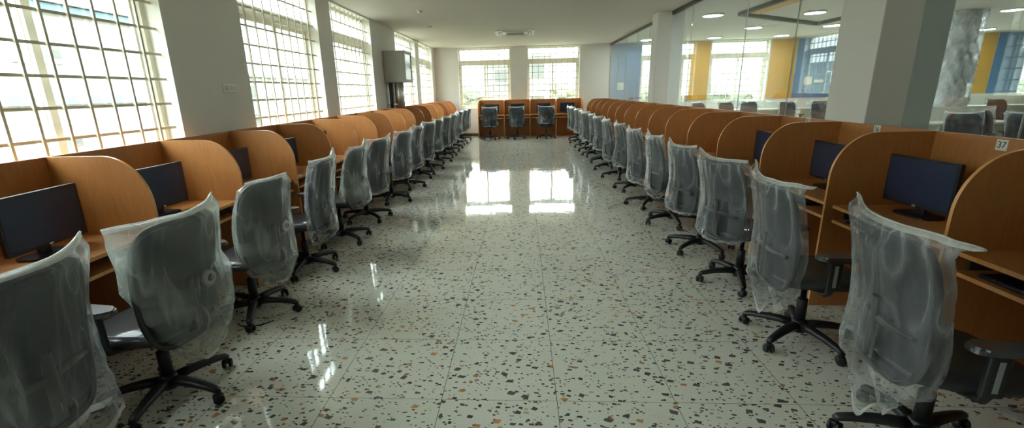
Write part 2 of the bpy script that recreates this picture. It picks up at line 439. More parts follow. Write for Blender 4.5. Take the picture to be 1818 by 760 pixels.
# ------------------------------------------------------------------ study cubicles
H_TOP, H_DESK, DEP = 1.231, .745, .629
def div_outline():
    pts = [(0, 0), (DEP, 0), (DEP, .93)]
    r1, r2 = .27, H_TOP - .93
    for k in range(1, 13):
        a = math.pi/2 * k / 12
        pts.append((DEP - r1 + r1*math.cos(a), .93 + r2*math.sin(a)))
    pts += [(0, H_TOP)]
    return pts
def make_cubicle(pitch, end=False, drop_tray=False):
    root = empty('study_cubicle')
    h = .009
    MB().prism(div_outline(), 0, -h, h, 0, 1).build('side_panel', [M['wood'], M['wood_edge']], root)
    if end: MB().prism(div_outline(), 0, pitch-h, pitch+h, 0, 1).build('side_panel', [M['wood'], M['wood_edge']], root)
    b = MB(); b.box(h, pitch-h, 0, .018, 0, H_TOP); b.build('back_panel', [M['wood'], M['wood_edge']], root)
    d = MB(); d.box(h, pitch-h, .018, .575, H_DESK-.02, H_DESK); d.box(h, pitch-h, .575, .578, H_DESK-.021, H_DESK+.0005, 1)
    d.build('desktop', [M['wood'], M['wood_edge']], root)
    t = MB(); t.box(h+.03, pitch-h-.03, .20, .585, .632, .65); t.box(h+.03, pitch-h-.03, .585, .588, .631, .651, 1)
    t.box(h, h+.013, .1, .5, .60, .70, 2); t.box(pitch-h-.013, pitch-h, .1, .5, .60, .70, 2)
    t.box(h+.013, h+.031, .2, .5, .632, .645, 2); t.box(pitch-h-.031, pitch-h-.013, .2, .5, .632, .645, 2)
    t.build('keyboard_tray', [M['wood'], M['wood_edge'], M['channel']], root)
    s = MB(); s.prism(rrect(.15, .09, .008, 3, pitch*.32, .45), 1, .018, .028)
    s.prism(rrect(.03, .03, .004, 2, pitch*.32-.035, .45), 1, .028, .031, 1); s.prism(rrect(.03, .03, .004, 2, pitch*.32+.03, .45), 1, .028, .031, 1)
    s.build('power_socket', [M['white_plastic'], M['ink']], root)
    return root
xRb, xLb = 2.6865, -2.8654
PR, PL = .9162, .9107
yR0, yL0 = 3.1817 - 2*PR, 2.621 - 2*PL
def row(proto, proto_end, n, place, labels, group, last):
    out = []
    for i in range(n):
        src = proto_end if i == last else proto
        o = dup(src); place(o, i); tag(o, labels(i), 'cubicle', group); out.append(o)
    return out
def kill_tree(o):
    for c in list(o.children_recursive): D.objects.remove(c)
    D.objects.remove(o)
def kill(o):
    for c in list(o.children):
        D.objects.remove(c)
    D.objects.remove(o)
pr, pre = make_cubicle(PR), make_cubicle(PR, True)
NRt, NLt = 15, 17
def plR(o, i): o.location = (xRb, yR0 + i*PR, 0); o.rotation_euler = (0, 0, R(90))
def labR(i): return f'honey-coloured wooden study cubicle, {ORD[i]} from the near end of the glass partition row'
cubR = row(pr, pre, NRt, plR, labR, 'cubicles along the glass partition', NRt-1)
kill(pr); kill(pre)
pr, pre = make_cubicle(PL), make_cubicle(PL, True)
def plL(o, i): o.location = (xLb, yL0 + (i+1)*PL, 0); o.rotation_euler = (0, 0, R(-90))
def labL(i): return f'honey-coloured wooden study cubicle, {ORD[i]} from the near end of the window wall row'
cubL = row(pr, pre, NLt, plL, labL, 'cubicles along the window wall', 0)
kill(pr); kill(pre)
PF = .868
pr, pre = make_cubicle(PF), make_cubicle(PF, True)
def plF(o, i): o.location = (-1.44 + (i+1)*PF, 16.40, 0); o.rotation_euler = (0, 0, R(180))
def labF(i): return f'wooden study cubicle against the far wall, {ORD[i]} from the left of the short row'
cubF = row(pr, pre, 4, plF, labF, 'cubicles under the far windows', 0)
kill(pr); kill(pre)
# number labels on the back panels of the nearest right-hand cubicles
def number_label(cub, lx, z, txt):
    p = MB().box(lx-.032, lx+.032, .018, .0192, z-.03, z+.03).build('number_label', M['paper'], cub)
    p['label'] = 'small white paper number label'
    cu = D.curves.new('number', 'FONT'); cu.body = txt; cu.size = .05; cu.align_x = 'CENTER'; cu.align_y = 'CENTER'; cu.extrude = .0003
    to = D.objects.new('number', cu); C.objects.link(to)
    me = D.meshes.new_from_object(to); D.objects.remove(to)
    o = D.objects.new('number', me); C.objects.link(o); me.materials.append(M['ink'])
    o.parent = p; o.location = (lx, .0196, z); o.rotation_euler = (R(90), 0, R(180))
for i, (yy, z, s) in {1: (2.74, 1.19, '37'), 2: (3.68, 1.20, '36'), 3: (4.55, 1.205, '35')}.items():
    number_label(cubR[i], yy - (yR0 + i*PR), z, s)

# ------------------------------------------------------------------ monitors, keyboards, mice
def make_monitor():
    root = empty('monitor')
    b = MB(); b.prism(rrect(.47, .295, .008, 3, 0, .205), 1, -.012, .010)
    b.prism(rrect(.36, .2, .03, 4, 0, .2), 1, -.035, -.012)
    b.build('housing', M['bezel'], root)
    MB().box(-.22, .22, .0095, .0115, .075, .338).build('screen', M['screen'], root)
    MB().prism(rrect(.026, .012, .0055, 4, 0, .066), 1, .0095, .0112).build('maker_badge', M['silver'], root)
    n = MB(); n.box(-.035, .035, -.05, -.030, .01, .20, bev=.006); n.build('neck', M['bezel'], root)
    f = MB(); f.prism(rrect(.24, .17, .05, 6, 0, -.03), 2, 0, .012); f.build('foot', M['bezel'], root)
    return root
mon = make_monitor(); first_mon = True
def put_monitor(x, y, rz, lab, grp):
    global first_mon
    o = mon if first_mon else dup(mon); first_mon = False
    o.location = (x, y, H_DESK+.0015); o.rotation_euler = (0, 0, R(rz)); tag(o, lab, 'monitor', grp)
for i, dy in ((1, .08), (2, .0), (3, .0), (4, .0), (5, .0)):
    put_monitor(-2.56, yL0 + (i+.5)*PL + dy, -90 + (4 if i % 2 else -2), f'black flat monitor in the {ORD[i]} cubicle from the near end, window side', 'monitors on the window side')
for i, dy in ((0, .13), (1, .16), (2, .09), (3, .1)):
    put_monitor(2.40, yR0 + (i+.5)*PR + dy, 90 + (3 if i % 2 else -3), f'black flat monitor in the {ORD[i]} cubicle from the near end, glass side', 'monitors on the glass side')
for i in range(4):
    put_monitor(-1.44 + (i+.5)*PF + (.02 if i < 3 else -.05), 16.1, 180, f'black flat monitor on the far wall desk, {ORD[i]} from the left', 'monitors on the far desks')
def make_keyboard():
    root = empty('keyboard')
    MB().box(-.22, .22, -.065, .065, 0, .016, bev=.005).build('housing', M['bezel'], root)
    k = MB()
    for r in range(5):
        for q in range(15):
            if r == 4 and 4 <= q <= 8: continue
            x = -.208 + q*.0278; y = .048 - r*.0235
            k.box(x, x+.023, y-.019, y, .016, .022)
    k.box(-.208+4*.0278, -.208+9*.0278-.005, .048-4*.0235-.019, .048-4*.0235, .016, .022)
    k.build('keys', M['black'], root)
    return root
kb = make_keyboard()
for n, (i, lab) in enumerate(((0, 'black keyboard on the pull-out tray of the nearest glass side cubicle'), (1, 'black keyboard on the tray of the second glass side cubicle'), (2, 'black keyboard on the tray of the third glass side cubicle'))):
    o = kb if n == 0 else dup(kb)
    o.location = (2.20, yR0 + (i+.52)*PR + .1, .6505); o.rotation_euler = (0, 0, R(-90)); tag(o, lab, 'keyboard', 'keyboards on the trays')
def make_mouse():
    root = empty('mouse')
    m = MB(); m.lathe([(.002, 0), (.03, .001), (.034, .010), (.03, .022), (.02, .031), (.003, .035)], n=18)
    for v in m.b.verts: v.co.y *= 1.75
    m.build('housing', M['bezel'], root, smooth=True)
    MB().lathe([(.002, -.003), (.009, -.003), (.009, .003), (.002, .003)], (0, .03, .026), 0, 12).build('scroll_wheel', M['rubber'], root)
    return root
ms = make_mouse()
ms.location = (-2.44, 3.40, H_DESK+.0015); ms.rotation_euler = (0, 0, R(70)); tag(ms, 'black computer mouse on the open desk beside the second chair', 'mouse', 'mice on the desks')
m2 = dup(ms); m2.location = (-2.40, 5.15, H_DESK+.0015); m2.rotation_euler = (0, 0, R(60)); tag(m2, 'black computer mouse on the window side desk behind the fifth chair', 'mouse', 'mice on the desks')

# ------------------------------------------------------------------ office chairs
def chair_parts():
    """meshes shared by all chairs: list of (name, mesh object, [children])"""
    root = empty('office_chair')
    base = MB(); base.lathe([(.01, .055), (.045, .058), (.05, .09), (.042, .125), (.034, .135), (.01, .135)], n=18)
    for k in range(5):
        a = 2*math.pi*k/5; c, s = math.cos(a), math.sin(a)
        pts = [(.035, .098), (.10, .103), (.18, .098), (.25, .088), (.295, .078), (.315, .066)]
        base.tube([(c*r, s*r, z) for r, z in pts], [.034, .031, .027, .024, .022, .014], 10, flat=.8)
        base.tube([(c*.303, s*.303, .045), (c*.303, s*.303, .082)], .008, 8)
    bo = base.build('star_base', M['black'], root)
    for k in range(5):
        a = 2*math.pi*k/5; c, s = math.cos(a), math.sin(a)
        w = MB()
        for off in (-.017, .017):
            w.lathe([(.004, off-.009), (.022, off-.009), (.027, off-.004), (.027, off+.004), (.022, off+.009), (.004, off+.009)], (0, 0, .027), 1, 16)
        w.box(-.014, .018, -.012, .012, .03, .056, bev=.006)
        co = w.build('caster', M['rubber'], bo); co.location = (c*.303, s*.303, 0); co.rotation_euler = (0, 0, a + .9)
    l = MB(); l.lathe([(.03, .13), (.03, .27), (.027, .275), (.016, .278), (.016, .39), (.01, .39)], n=16); l.build('gas_lift', M['black'], root)
    m = MB(); m.box(-.09, .09, -.15, .10, .385, .425, bev=.012); m.tube([(.08, -.02, .41), (.2, -.02, .405), (.235, -.02, .40)], [.006, .006, .011], 8)
    m.build('tilt_mechanism', M['black'], root)
    # seat cushion with waterfall front
    s = MB(); nx, ny = 14, 14
    def zt(u, v):
        return .035*(1-abs(u)**5)*(1-abs(v)**5) - .02*max(0, v-.55)**1.5 + .006*u*u
    grid = {}
    for side in (0, 1):
        for i in range(nx+1):
            for j in range(ny+1):
                u, v = 2*i/nx-1, 2*j/ny-1
                k = .93 - .05*max(0, -v)
                x = u*.25*math.sqrt(1-.28*v*v)*1.06*k; y = v*.245*math.sqrt(1-.22*u*u)*1.02 + .02
                z = .455 + zt(u, v) if side else .425 - .02*0
                if side == 0: z = .428 - .028*max(0, v-.6)
                grid[side, i, j] = s.b.verts.new((x, y, z))
    for i in range(nx):
        for j in range(ny):
            for side in (0, 1):
                q = [grid[side, i, j], grid[side, i+1, j], grid[side, i+1, j+1], grid[side, i, j+1]]
                s.b.faces.new(q if side else list(reversed(q)))
    for i in range(nx):
        for j in (0, ny): s.b.faces.new([grid[0, i, j], grid[0, i+1, j], grid[1, i+1, j], grid[1, i, j]])
    for j in range(ny):
        for i in (0, nx): s.b.faces.new([grid[0, i, j], grid[0, i, j+1], grid[1, i, j+1], grid[1, i, j]])
    s.build('seat', M['seat_fabric'], root, smooth=True)
    # arms: bracket under the seat, upright with a slider strip, T pad
    for sx in (-1, 1):
        a = MB()
        a.tube([(sx*.08, -.04, .405), (sx*.2, -.04, .408), (sx*.272, -.03, .425), (sx*.287, -.025, .47)], [.018, .02, .024, .026], 10, flat=.55)
        a.box(sx*.287-.014, sx*.287+.014, -.058, .012, .45, .62, bev=.009)
        a.box(sx*.285-.02, sx*.285+.02, -.075, .06, .615, .632, bev=.006)
        ao = a.build('armrest', M['black'], root)
        p = MB(); p.prism([(sx*.283 + x, y) for x, y in rrect(.085, .25, .035, 6)], 2, .632, .655)
        bmesh.ops.bevel(p.b, geom=[e for e in p.b.edges if abs(e.verts[0].co.z - e.verts[1].co.z) < 1e-5 and e.verts[0].co.z > .65], offset=.008, segments=2, affect='EDGES')
        p.build('arm_pad', M['film_pad'], ao)
        st = MB().box(sx*.3012-.0012, sx*.3012+.0012, -.032, -.014, .475, .60).build('slider_strip', M['chrome_strip'], ao)
    # backrest: mesh panel in a rounded frame, leaning back
    def by(z): return -.238 - .12*(z-.45) + .030*math.sin((z-.39)/.61*math.pi)
    ZB, ZM, HH = .385, .693, .308
    def hw(z):
        t = (z-ZB)/(2*HH)
        return .198 + .036*math.sin(min(1, max(0, t*1.25))*math.pi*.60)
    out = []
    for k in range(64):
        a = 2*math.pi*k/64; ca, sa = math.cos(a), math.sin(a)
        z = ZM + HH*math.copysign(abs(sa)**.36, sa)
        x = hw(z)*math.copysign(abs(ca)**.36, ca)
        out.append((x, by(z) + .040*(x/.23)**2, z))
    f = MB(); f.tube(out + [out[0]], .0135, 8, cap=False); f.build('back_frame', M['black'], root)
    bm_ = MB(); nu, nv = 12, 18; g = {}
    for i in range(nu+1):
        for j in range(nv+1):
            u = 2*i/nu-1; z = ZM + (HH-.006)*(2*j/nv-1)
            sa = abs(z-ZM)/HH
            x = u*hw(z)*max(.05, 1-sa**(2/.36))**.18*.985
            g[i, j] = bm_.b.verts.new((x, by(z) + .040*(x/.23)**2, z))
    for i in range(nu):
        for j in range(nv): bm_.b.faces.new([g[i, j], g[i+1, j], g[i+1, j+1], g[i, j+1]])
    r = bmesh.ops.solidify(bm_.b, geom=list(bm_.b.faces), thickness=.010)
    bm_.build('backrest', M['back_mesh'], root, smooth=True)
    sp = MB(); sp.tube([(0, -.10, .40), (0, -.2, .405), (0, -.258, .44), (0, -.262, .52), (0, -.262, .62), (0, -.268, .70)], [.03, .03, .028, .026, .024, .02], 10, flat=.55)
    sp.tube([(-.18, -.222, .60), (-.08, -.255, .61), (.08, -.255, .61), (.18, -.222, .60)], [.012, .016, .016, .012], 8)
    sp.build('back_support', M['black'], root)
    kn = MB(); kn.lathe([(.006, -.05), (.034, -.048), (.038, -.042), (.038, -.022), (.03, -.018), (.006, -.018)], (.11, -.236, .66), 1, 22)
    kn.lathe([(.004, -.058), (.016, -.057), (.02, -.05), (.02, -.046), (.004, -.046)], (.11, -.236, .66), 1, 16, 1)
    ko = kn.build('lumbar_knob', [M['chrome_strip'], M['black']], root); ko['label'] = 'round grey adjustment knob'
    return root
chair = chair_parts()

def nz(x, y, z): return noise.noise(Vector((x, y, z)))
def rdg(x, y, z):
    return (1 - abs(noise.noise(Vector((x, y, z)))) * 2.2)
def lerp_table(tab, t):
    for (t0, *a), (t1, *b) in zip(tab, tab[1:]):
        if t <= t1:
            k = (t - t0) / (t1 - t0); k = k*k*(3-2*k)
            return [p + (q-p)*k for p, q in zip(a, b)]
    return tab[-1][1:]
# profiles of the bags, top to bottom: t, reach to local -x, reach to local +x, half depth
PROF = {
 'straight': [(0, .30, .30, .012), (.06, .295, .295, .045), (.5, .265, .265, .06), (.85, .25, .25, .065), (1, .24, .24, .06)],
 'skirt':    [(0, .31, .33, .012), (.06, .29, .30, .045), (.35, .26, .275, .06), (.6, .265, .26, .065), (.82, .29, .22, .07), (1, .25, .12, .055)],
 'bell':     [(0, .34, .235, .012), (.06, .33, .24, .05), (.32, .28, .27, .06), (.55, .215, .35, .09), (.75, .16, .33, .10), (.9, .09, .23, .09), (1, .04, .13, .06)],
 'point':    [(0, .28, .42, .006), (.045, .275, .32, .030), (.12, .265, .275, .05), (.35, .250, .265, .055), (.6, .25, .262, .06), (.82, .29, .24, .06), (1, .28, .12, .045)],
 'round':    [(0, .20, .19, .010), (.06, .23, .20, .04), (.3, .255, .235, .06), (.6, .25, .28, .08), (.82, .20, .27, .09), (.94, .10, .17, .08), (1, .05, .09, .05)],
 'flare':    [(0, .28, .26, .012), (.06, .28, .25, .045), (.4, .27, .24, .06), (.7, .28, .26, .07), (1, .26, .33, .06)],
 'pear':     [(0, .22, .24, .012), (.06, .235, .235, .05), (.5, .25, .27, .08), (.75, .26, .30, .12), (.92, .20, .22, .12), (1, .10, .10, .07)],
 'gather':   [(0, .29, .27, .012), (.06, .28, .265, .05), (.5, .255, .25, .06), (.78, .28, .26, .09), (.92, .26, .26, .10), (1, .20, .20, .08)],
 'tight':    [(0, .255, .255, .012), (.05, .255, .255, .04), (.5, .25, .25, .05), (.85, .24, .24, .055), (1, .20, .20, .05)],
}
def make_cover(seed, prof, ztop=1.036, zbot=.36, slant=0.0, tip=0.0, amp=1.0, mat='film_clear', corner=(.02, .02), nu=88, nv=54, hem=None):
    s = MB(); tab = PROF[prof] if isinstance(prof, str) else prof; ring = []
    ox, oy, oz = seed*3.17, seed*1.31, seed*7.7
    uvw = {}
    for j in range(nv+1):
        t = j/nv; wl, wr, dp = lerp_table(tab, t); row_ = []
        for i in range(nu):
            a = 2*math.pi*i/nu; ca, sa = math.cos(a), math.sin(a)
            wdt = wr if ca > 0 else wl
            u = ca
            x = wdt*math.copysign(abs(ca)**1.0, ca)
            yb = dp*math.copysign(abs(sa)**.85, sa)
            cl, cr = corner
            zt = ztop + (cr if u > 0 else cl)*abs(u)**3 - .012*(1-u*u) + .006*nz(x*9+ox, 0, oz)
            zb = (zbot if hem is None else lerp_table(hem, u)[0]) + slant*u + tip*abs(u)**1.5 + .022*nz(x*10+ox, sa*2, oz+9) + .012*nz(x*31, sa*3+ox, oz)
            z = zt + (zb - zt)*t
            zc = max(.36, min(1.02, z))
            env = min(1, t*7)*(.35+.65*t)
            side = 1 if sa > 0 else -1
            # long folds that fan out of the top corners, and broad dents
            fan = rdg(x*(7.5-2.5*t)+ox+side*4, z*1.3+oy, oz+side)*.026
            fan2 = rdg(x*17+oy+side*2, z*2.4+ox, oz)*.013
            dent = nz(x*4+oz, z*4+ox, side*3+oy)*.022
            low = max(0, t-.68)/.32
            crump = (rdg(x*11+ox, z*15+oy, oz+side*5)*.022 + nz(x*26, z*28+ox, oz)*.010)*low
            small = nz(x*38+ox, z*30+oy, oz+side)*.0028
            d = (fan+fan2)*env*.8 + dent*env + crump*(1.4 if prof in (PROF['gather'], 'gather', 'pear') else .8) + small*min(1, t*9)
            edge = 1-abs(u)**6
            x2 = x + (nz(z*6+ox, oy+u*2, oz)*.016 + nz(z*19+ox, u*2, oy)*.006)*abs(u)*env*1.3*amp
            yc = -.238 - .12*(zc-.45) + .030*math.sin(min(1, max(0, (zc-.39)/.61))*math.pi) + .040*min(1.2, (x2/.23)**2)
            y = yc + yb + side*abs(d)*amp*edge*.6 + d*amp*edge*.4
            # the film cannot go through the back it hangs on
            if z > .36 and abs(x2) < .27 and t > .012:
                k_ = min(1, (t-.012)*22)
                if side > 0: y = max(y, yc + .026*k_)
                else: y = min(y, yc - (.030 + .030*max(0, 1-abs(x2)/.12)*max(0, min(1, (.78-z)*6)))*k_) - max(0, fan+fan2)*env*.7*amp
            row_.append(s.b.verts.new((x2, y, z)))
        ring.append(row_)
    for j in range(nv):
        mi = 1 if (j == 0 or j >= nv-2) else 0
        for i in range(nu):
            f = s.b.faces.new([ring[j][i], ring[j][(i+1) % nu], ring[j+1][(i+1) % nu], ring[j+1][i]]); f.material_index = mi; f.smooth = True
    # welded top seam
    h = nu//2
    for i in range(h):
        a, b = ring[0][i], ring[0][(i+1) % nu]; c, d = ring[0][(nu-i-1) % nu], ring[0][(nu-i) % nu]
        vs = []
        for v in (a, b, c, d):
            if v not in vs: vs.append(v)
        if len(vs) >= 3:
            try:
                f = s.b.faces.new(vs); f.material_index = 1
            except ValueError: pass
    # rolled seam bead along the top
    up = [(ring[0][i].co + ring[0][(nu-i) % nu].co)/2 + Vector((0, 0, .004)) for i in range(0, h+1)]
    s.tube(up, .0045, 6, 1)
    me_o = s.build('plastic_cover', [M[mat], M['film_edge']])
    me = me_o.data; D.objects.remove(me_o)
    return me

def chair_copy(x, y, rz, star, cover, label, group, first=[True], cat='office chair', offset=(0, 0, 0), knob=False):
    o = dup(chair)
    o.location = (x, y, 0); o.rotation_euler = (0, 0, R(rz))
    for c_ in list(o.children):
        if c_.name.startswith('lumbar_knob') and not knob: D.objects.remove(c_); continue
        if c_.name.startswith('star_base'):
            c_.rotation_euler = (0, 0, R(star - rz))
    tag(o, label, cat, group)
    return o, cover, offset

jobs = []
GL, GR = 'plastic-wrapped chairs along the window wall', 'plastic-wrapped chairs along the glass partition'
Lspec = [
 (-1.94, 1.335, 92, 20, dict(prof='flare', zbot=.26, corner=(.03, .03), amp=1.1), 'black office chair in clear plastic cut off by the photo edge, nearest the window wall'),
 (-1.90, 2.06, 82, -10, dict(prof='bell', zbot=.26, slant=0, amp=.45, mat='film_milky', corner=(.0, .035), ztop=1.04), 'black office chair in a wide milky bag with round knob showing, second along the windows'),
 (-1.975, 3.02, 79, 5, dict(prof='round', zbot=.27, slant=.0, amp=.5, mat='film_milky', corner=(-.015, -.015)), 'black office chair in a loose milky bag, third from the near end along the windows'),
 (-1.985, 3.90, 93, -14, dict(prof='straight', zbot=.33, slant=.03, corner=(.0, .04)), 'black office chair in a straight bag with open ragged hem, fourth along the windows'),
 (-1.975, 4.74, 88, -34, dict(prof='pear', zbot=.40, amp=.6, mat='film_milky', corner=(.0, .05)), 'black office chair in a round-bottomed bag with knob showing, fifth along the windows'),
 (-1.985, 5.62, 80, 29, dict(prof='skirt', zbot=.36, corner=(.0, .02)), 'black office chair in a bag tied narrow at its hem, sixth along the windows'),
 (-1.93, 6.62, 80, 55, dict(prof='straight', zbot=.36, corner=(.01, .02)), 'black office chair in clear plastic, seventh from the near end along the windows'),
]
for i in range(7, 16):
    y = yL0 + (i+.5)*PL + random.uniform(-.06, .06) + (.25 if i == 15 else 0)
    Lspec.append((-1.93 + random.uniform(-.03, .05), y, 86 + random.uniform(-9, 9), random.uniform(0, 72), None,
                  f'black office chair in clear plastic, {ORD[i]} from the near end along the windows'))
Rspec = [
 (1.72, 1.80, -97, 165, dict(prof='point', hem=[(-1, .40), (-.7, .36), (.35, .15), (1, .26)], corner=(.03, .0), amp=1.1, ztop=1.04), 'large black office chair in clear plastic with pointed corner, nearest the glass partition'),
 (1.72, 2.71, -93, 141, dict(prof='point', hem=[(-1, .42), (-.7, .38), (.35, .19), (1, .30)], corner=(.045, .02)), 'black office chair in clear plastic with slanting hem, second along the glass'),
 (1.75, 3.60, -76, 180, dict(prof='gather', zbot=.40, corner=(.03, .0)), 'black office chair in plastic bunched at the bottom, third along the glass'),
 (1.735, 4.40, -83, 144, dict(prof='gather', zbot=.41, corner=(.03, .01)), 'black office chair in crumpled plastic knotted low, fourth along the glass'),
 (1.75, 5.34, -90, 197, dict(prof='skirt', zbot=.34, slant=-.02, corner=(.03, .02)), 'black office chair in narrow-hemmed plastic, fifth along the glass'),
 (1.72, 6.19, -88, 169, dict(prof='straight', zbot=.34, corner=(.02, .02)), 'black office chair in straight clear plastic, sixth along the glass'),
 (1.75, 7.20, -88, 155, dict(prof='gather', zbot=.38, corner=(.03, .01)), 'black office chair in creased clear plastic, seventh along the glass'),
]
for i in range(7, 15):
    y = yR0 + (i+.5)*PR + random.uniform(-.07, .07)
    Rspec.append((1.74 + random.uniform(-.04, .04), y, -88 + random.uniform(-9, 9), random.uniform(0, 72), None,
                  f'black office chair in clear plastic, {ORD[i]} from the near end along the glass'))
Fspec = [
 (-1.02, 15.33, 2, 18, dict(prof='tight', zbot=.42), 'black office chair in tight clear plastic at the far wall, left of the three'),
 (-.14, 15.36, -3, 40, dict(prof='tight', zbot=.42), 'black office chair in tight clear plastic at the far wall, middle of the three'),
 (.80, 15.33, 0, 54, dict(prof='gather', zbot=.50), 'black office chair in crumpled plastic at the far wall, right of the three'),
]
shared = [make_cover(40+k, p, zbot=z, corner=(.02, .02), nu=64, nv=40, slant=s_) for k, (p, z, s_) in enumerate((('straight', .36, .02), ('skirt', .34, -.03), ('gather', .40, 0), ('tight', .38, .02)))]
seed = 1; cover_no = 0
for spec, grp in ((Lspec, GL), (Rspec, GR), (Fspec, 'plastic-wrapped chairs at the far desks')):
    for x, y, rz, star, kw, lab in spec:
        me = make_cover(seed, **kw) if kw else shared[cover_no % 4]
        if not kw: cover_no += 1
        seed += 1
        jobs.append((chair_copy(x, y, rz, star, None, lab, grp, knob=(grp == GL and lab.find('knob') > 0 or 'third from the near end along the win' in lab))[0], me))
# chairs in the hall behind the glass
hall = [(7.0, 7.70, 168, 'large dark office chair in clear film behind the glass, beside the wrapped column'),
        (6.35, 8.45, 95, 'slim dark office chair seen edge-on behind the glass next to the near column'),
        (8.1, 8.45, 200, 'dark office chair in loose film in the hall, right of the large one'),
        (7.75, 7.50, 175, 'dark office chair in the hall cut by the photo edge'),
        (11.6, 13.3, 185, 'dark wrapped office chair deep in the hall just right of the wrapped column'),
        (12.35, 12.85, 180, 'dark wrapped office chair deep in the hall under the blue band'),
        (12.9, 12.3, 170, 'dark wrapped office chair deep in the hall at the photo edge'),
        (5.75, 15.35, 200, 'small far hall chair, first of the cluster under the wide window'),
        (6.45, 15.05, 190, 'small far hall chair, second of the cluster under the wide window'),
        (7.2, 15.35, 170, 'small far hall chair, third of the cluster under the wide window'),
        (8.05, 14.6, 185, 'grey-backed hall chair left of the pair below the yellow band'),
        (8.85, 14.4, 178, 'grey-backed hall chair right of the pair below the yellow band'),
        (9.15, 13.1, 180, 'grey-backed hall chair alone below the blue band with notices'),
        (9.3, 12.0, 175, 'grey-backed hall chair half hidden by the near column')]
for k, (x, y, rz, lab) in enumerate(hall):
    jobs.append((chair_copy(x, y, rz, 20*k, None, lab, 'chairs in the hall behind the glass')[0], shared[(k+3) % 4]))
kill_tree(chair)
for o, me in jobs:
    cv = D.objects.new('plastic_cover', me); C.objects.link(cv); cv.parent = o
    cv['label'] = 'crumpled clear plastic bag over the backrest'

# ------------------------------------------------------------------ cabinet on the left pier, switch plate, ceiling fittings
k = empty('wall_cabinet', (XL, 10.30, 1.77))
tag(k, 'grey metal cabinet with glazed front hung on the pier between the left windows', 'cabinet')
b = MB(); b.box(.003, .455, 0, .66, 0, .65, bev=.012); b.build('body', M['cabinet'], k)
fr = MB(); fr.box(.455, .475, 0, .66, 0, .06); fr.box(.455, .475, 0, .66, .59, .65); fr.box(.455, .475, 0, .06, .06, .59); fr.box(.455, .475, .60, .66, .06, .59)
do = fr.build('door', M['cabinet'], k)
MB().box(.460, .466, .06, .60, .06, .59).build('door_glass', M['outside_glass'], do)
MB().lathe([(.003, 0), (.014, .002), (.014, .015), (.003, .02)], (.475, .56, .32), 0, 12).build('handle', M['ink'], do)
dct = empty('steel_duct', (XL, 10.33, 0)); tag(dct, 'shiny steel duct rising from the desks to the grey cabinet', 'duct')
MB().lathe([(.10, 1.235), (.10, 1.765), (.06, 1.768)], (.265, .16, 0), 2, 24).build('pipe', M['steel'], dct)
MB().box(.07, .14, .04, .20, 1.235, 1.765, bev=.004).build('side_channel', M['louvre_dark'], dct)
MB().box(.004, .30, .07, .24, 1.30, 1.32).build('bracket', M['steel'], dct)

sw = empty('switch_plate', (XL, 4.72, 1.635)); tag(sw, 'white switch plate on the pier between the first two left windows', 'switch')
MB().box(.001, .010, -.11, .11, -.04, .04, bev=.003).build('plate', M['white_plastic'], sw)
for q in range(5):
    MB().box(.010, .015, -.088+q*.036, -.088+q*.036+.024, -.018, .018, bev=.002).build('rocker', M['white_frame'], sw)

ac = empty('ceiling_air_conditioner', (-.14, 12.55, ZC)); tag(ac, 'square ceiling cassette air conditioner with dark slots', 'air conditioner')
MB().prism(rrect(.98, .98, .06, 5), 2, -.035, -.001).build('panel', M['white_plastic'], ac)
g = MB(); g.prism(rrect(.5, .5, .02, 3), 2, -.042, -.034)
for q in range(9): g.box(-.22, .22, -.22+q*.05, -.20+q*.05, -.046, -.041, 1)
g.build('intake_grille', [M['white_frame'], M['cabinet']], ac)
for a in range(4):
    s = MB(); s.box(-.31, .31, .33, .41, -.040, -.033)
    so = s.build('outlet_slot', M['louvre_dark'], ac); so.rotation_euler = (0, 0, R(90*a))
    lv = MB(); lv.box(-.30, .30, .345, .395, -.045, -.041, bev=.001); lv.build('louvre', M['white_plastic'], so)
for x, y, lab in ((-1.82, 8.95, 'small round detector on the ceiling, nearer of the two'), (-2.02, 10.99, 'small round detector on the ceiling, farther of the two')):
    dt = empty('smoke_detector', (x, y, ZC)); tag(dt, lab, 'detector', 'ceiling detectors')
    MB().lathe([(.01, -.001), (.055, -.001), (.055, -.012), (.01, -.012)], n=20).build('mount', M['white_plastic'], dt)
    MB().lathe([(.01, -.012), (.045, -.012), (.04, -.03), (.02, -.04), (.005, -.041)], n=20).build('sensor_head', M['white_plastic'], dt)

# hall lamps
te = NT('lamp_diffuser'); te.pbr((.9, .9, .9, 1), .5, 0, None, 0, .5, (1, .97, .92, 1), 62.0); M['lamp'] = te.m
lamps = [(4.0, 10.64, 'beside the farther column'), (5.99, 13.13, 'above the wide hall window'), (5.93, 15.5, 'farthest, above the narrow yellow band'), (6.1, 10.73, 'nearest the near column at left'),
         (7.97, 13.19, 'above the blue band with notices'), (7.9, 15.45, 'above the second yellow band'), (10.54, 11.33, 'by the top of the wrapped column'), (13.8, 15.5, 'low over the slim yellow band'), (3.92, 15.55, 'over the half hidden hall window')]
lm = None
for x, y, lab in lamps:
    if lm is None:
        lm = empty('ceiling_lamp')
        MB().lathe([(.19, -.001), (.215, -.001), (.215, -.03), (.195, -.034), (.19, -.03)], n=28).build('rim', M['white_frame'], lm)
        MB().lathe([(.01, -.028), (.192, -.028), (.185, -.032), (.01, -.033)], n=28).build('diffuser', M['lamp'], lm); o = lm
    else: o = dup(lm)
    o.location = (x, y, ZC); tag(o, 'round white ceiling light in the hall, ' + lab, 'ceiling light', 'round hall ceiling lights')

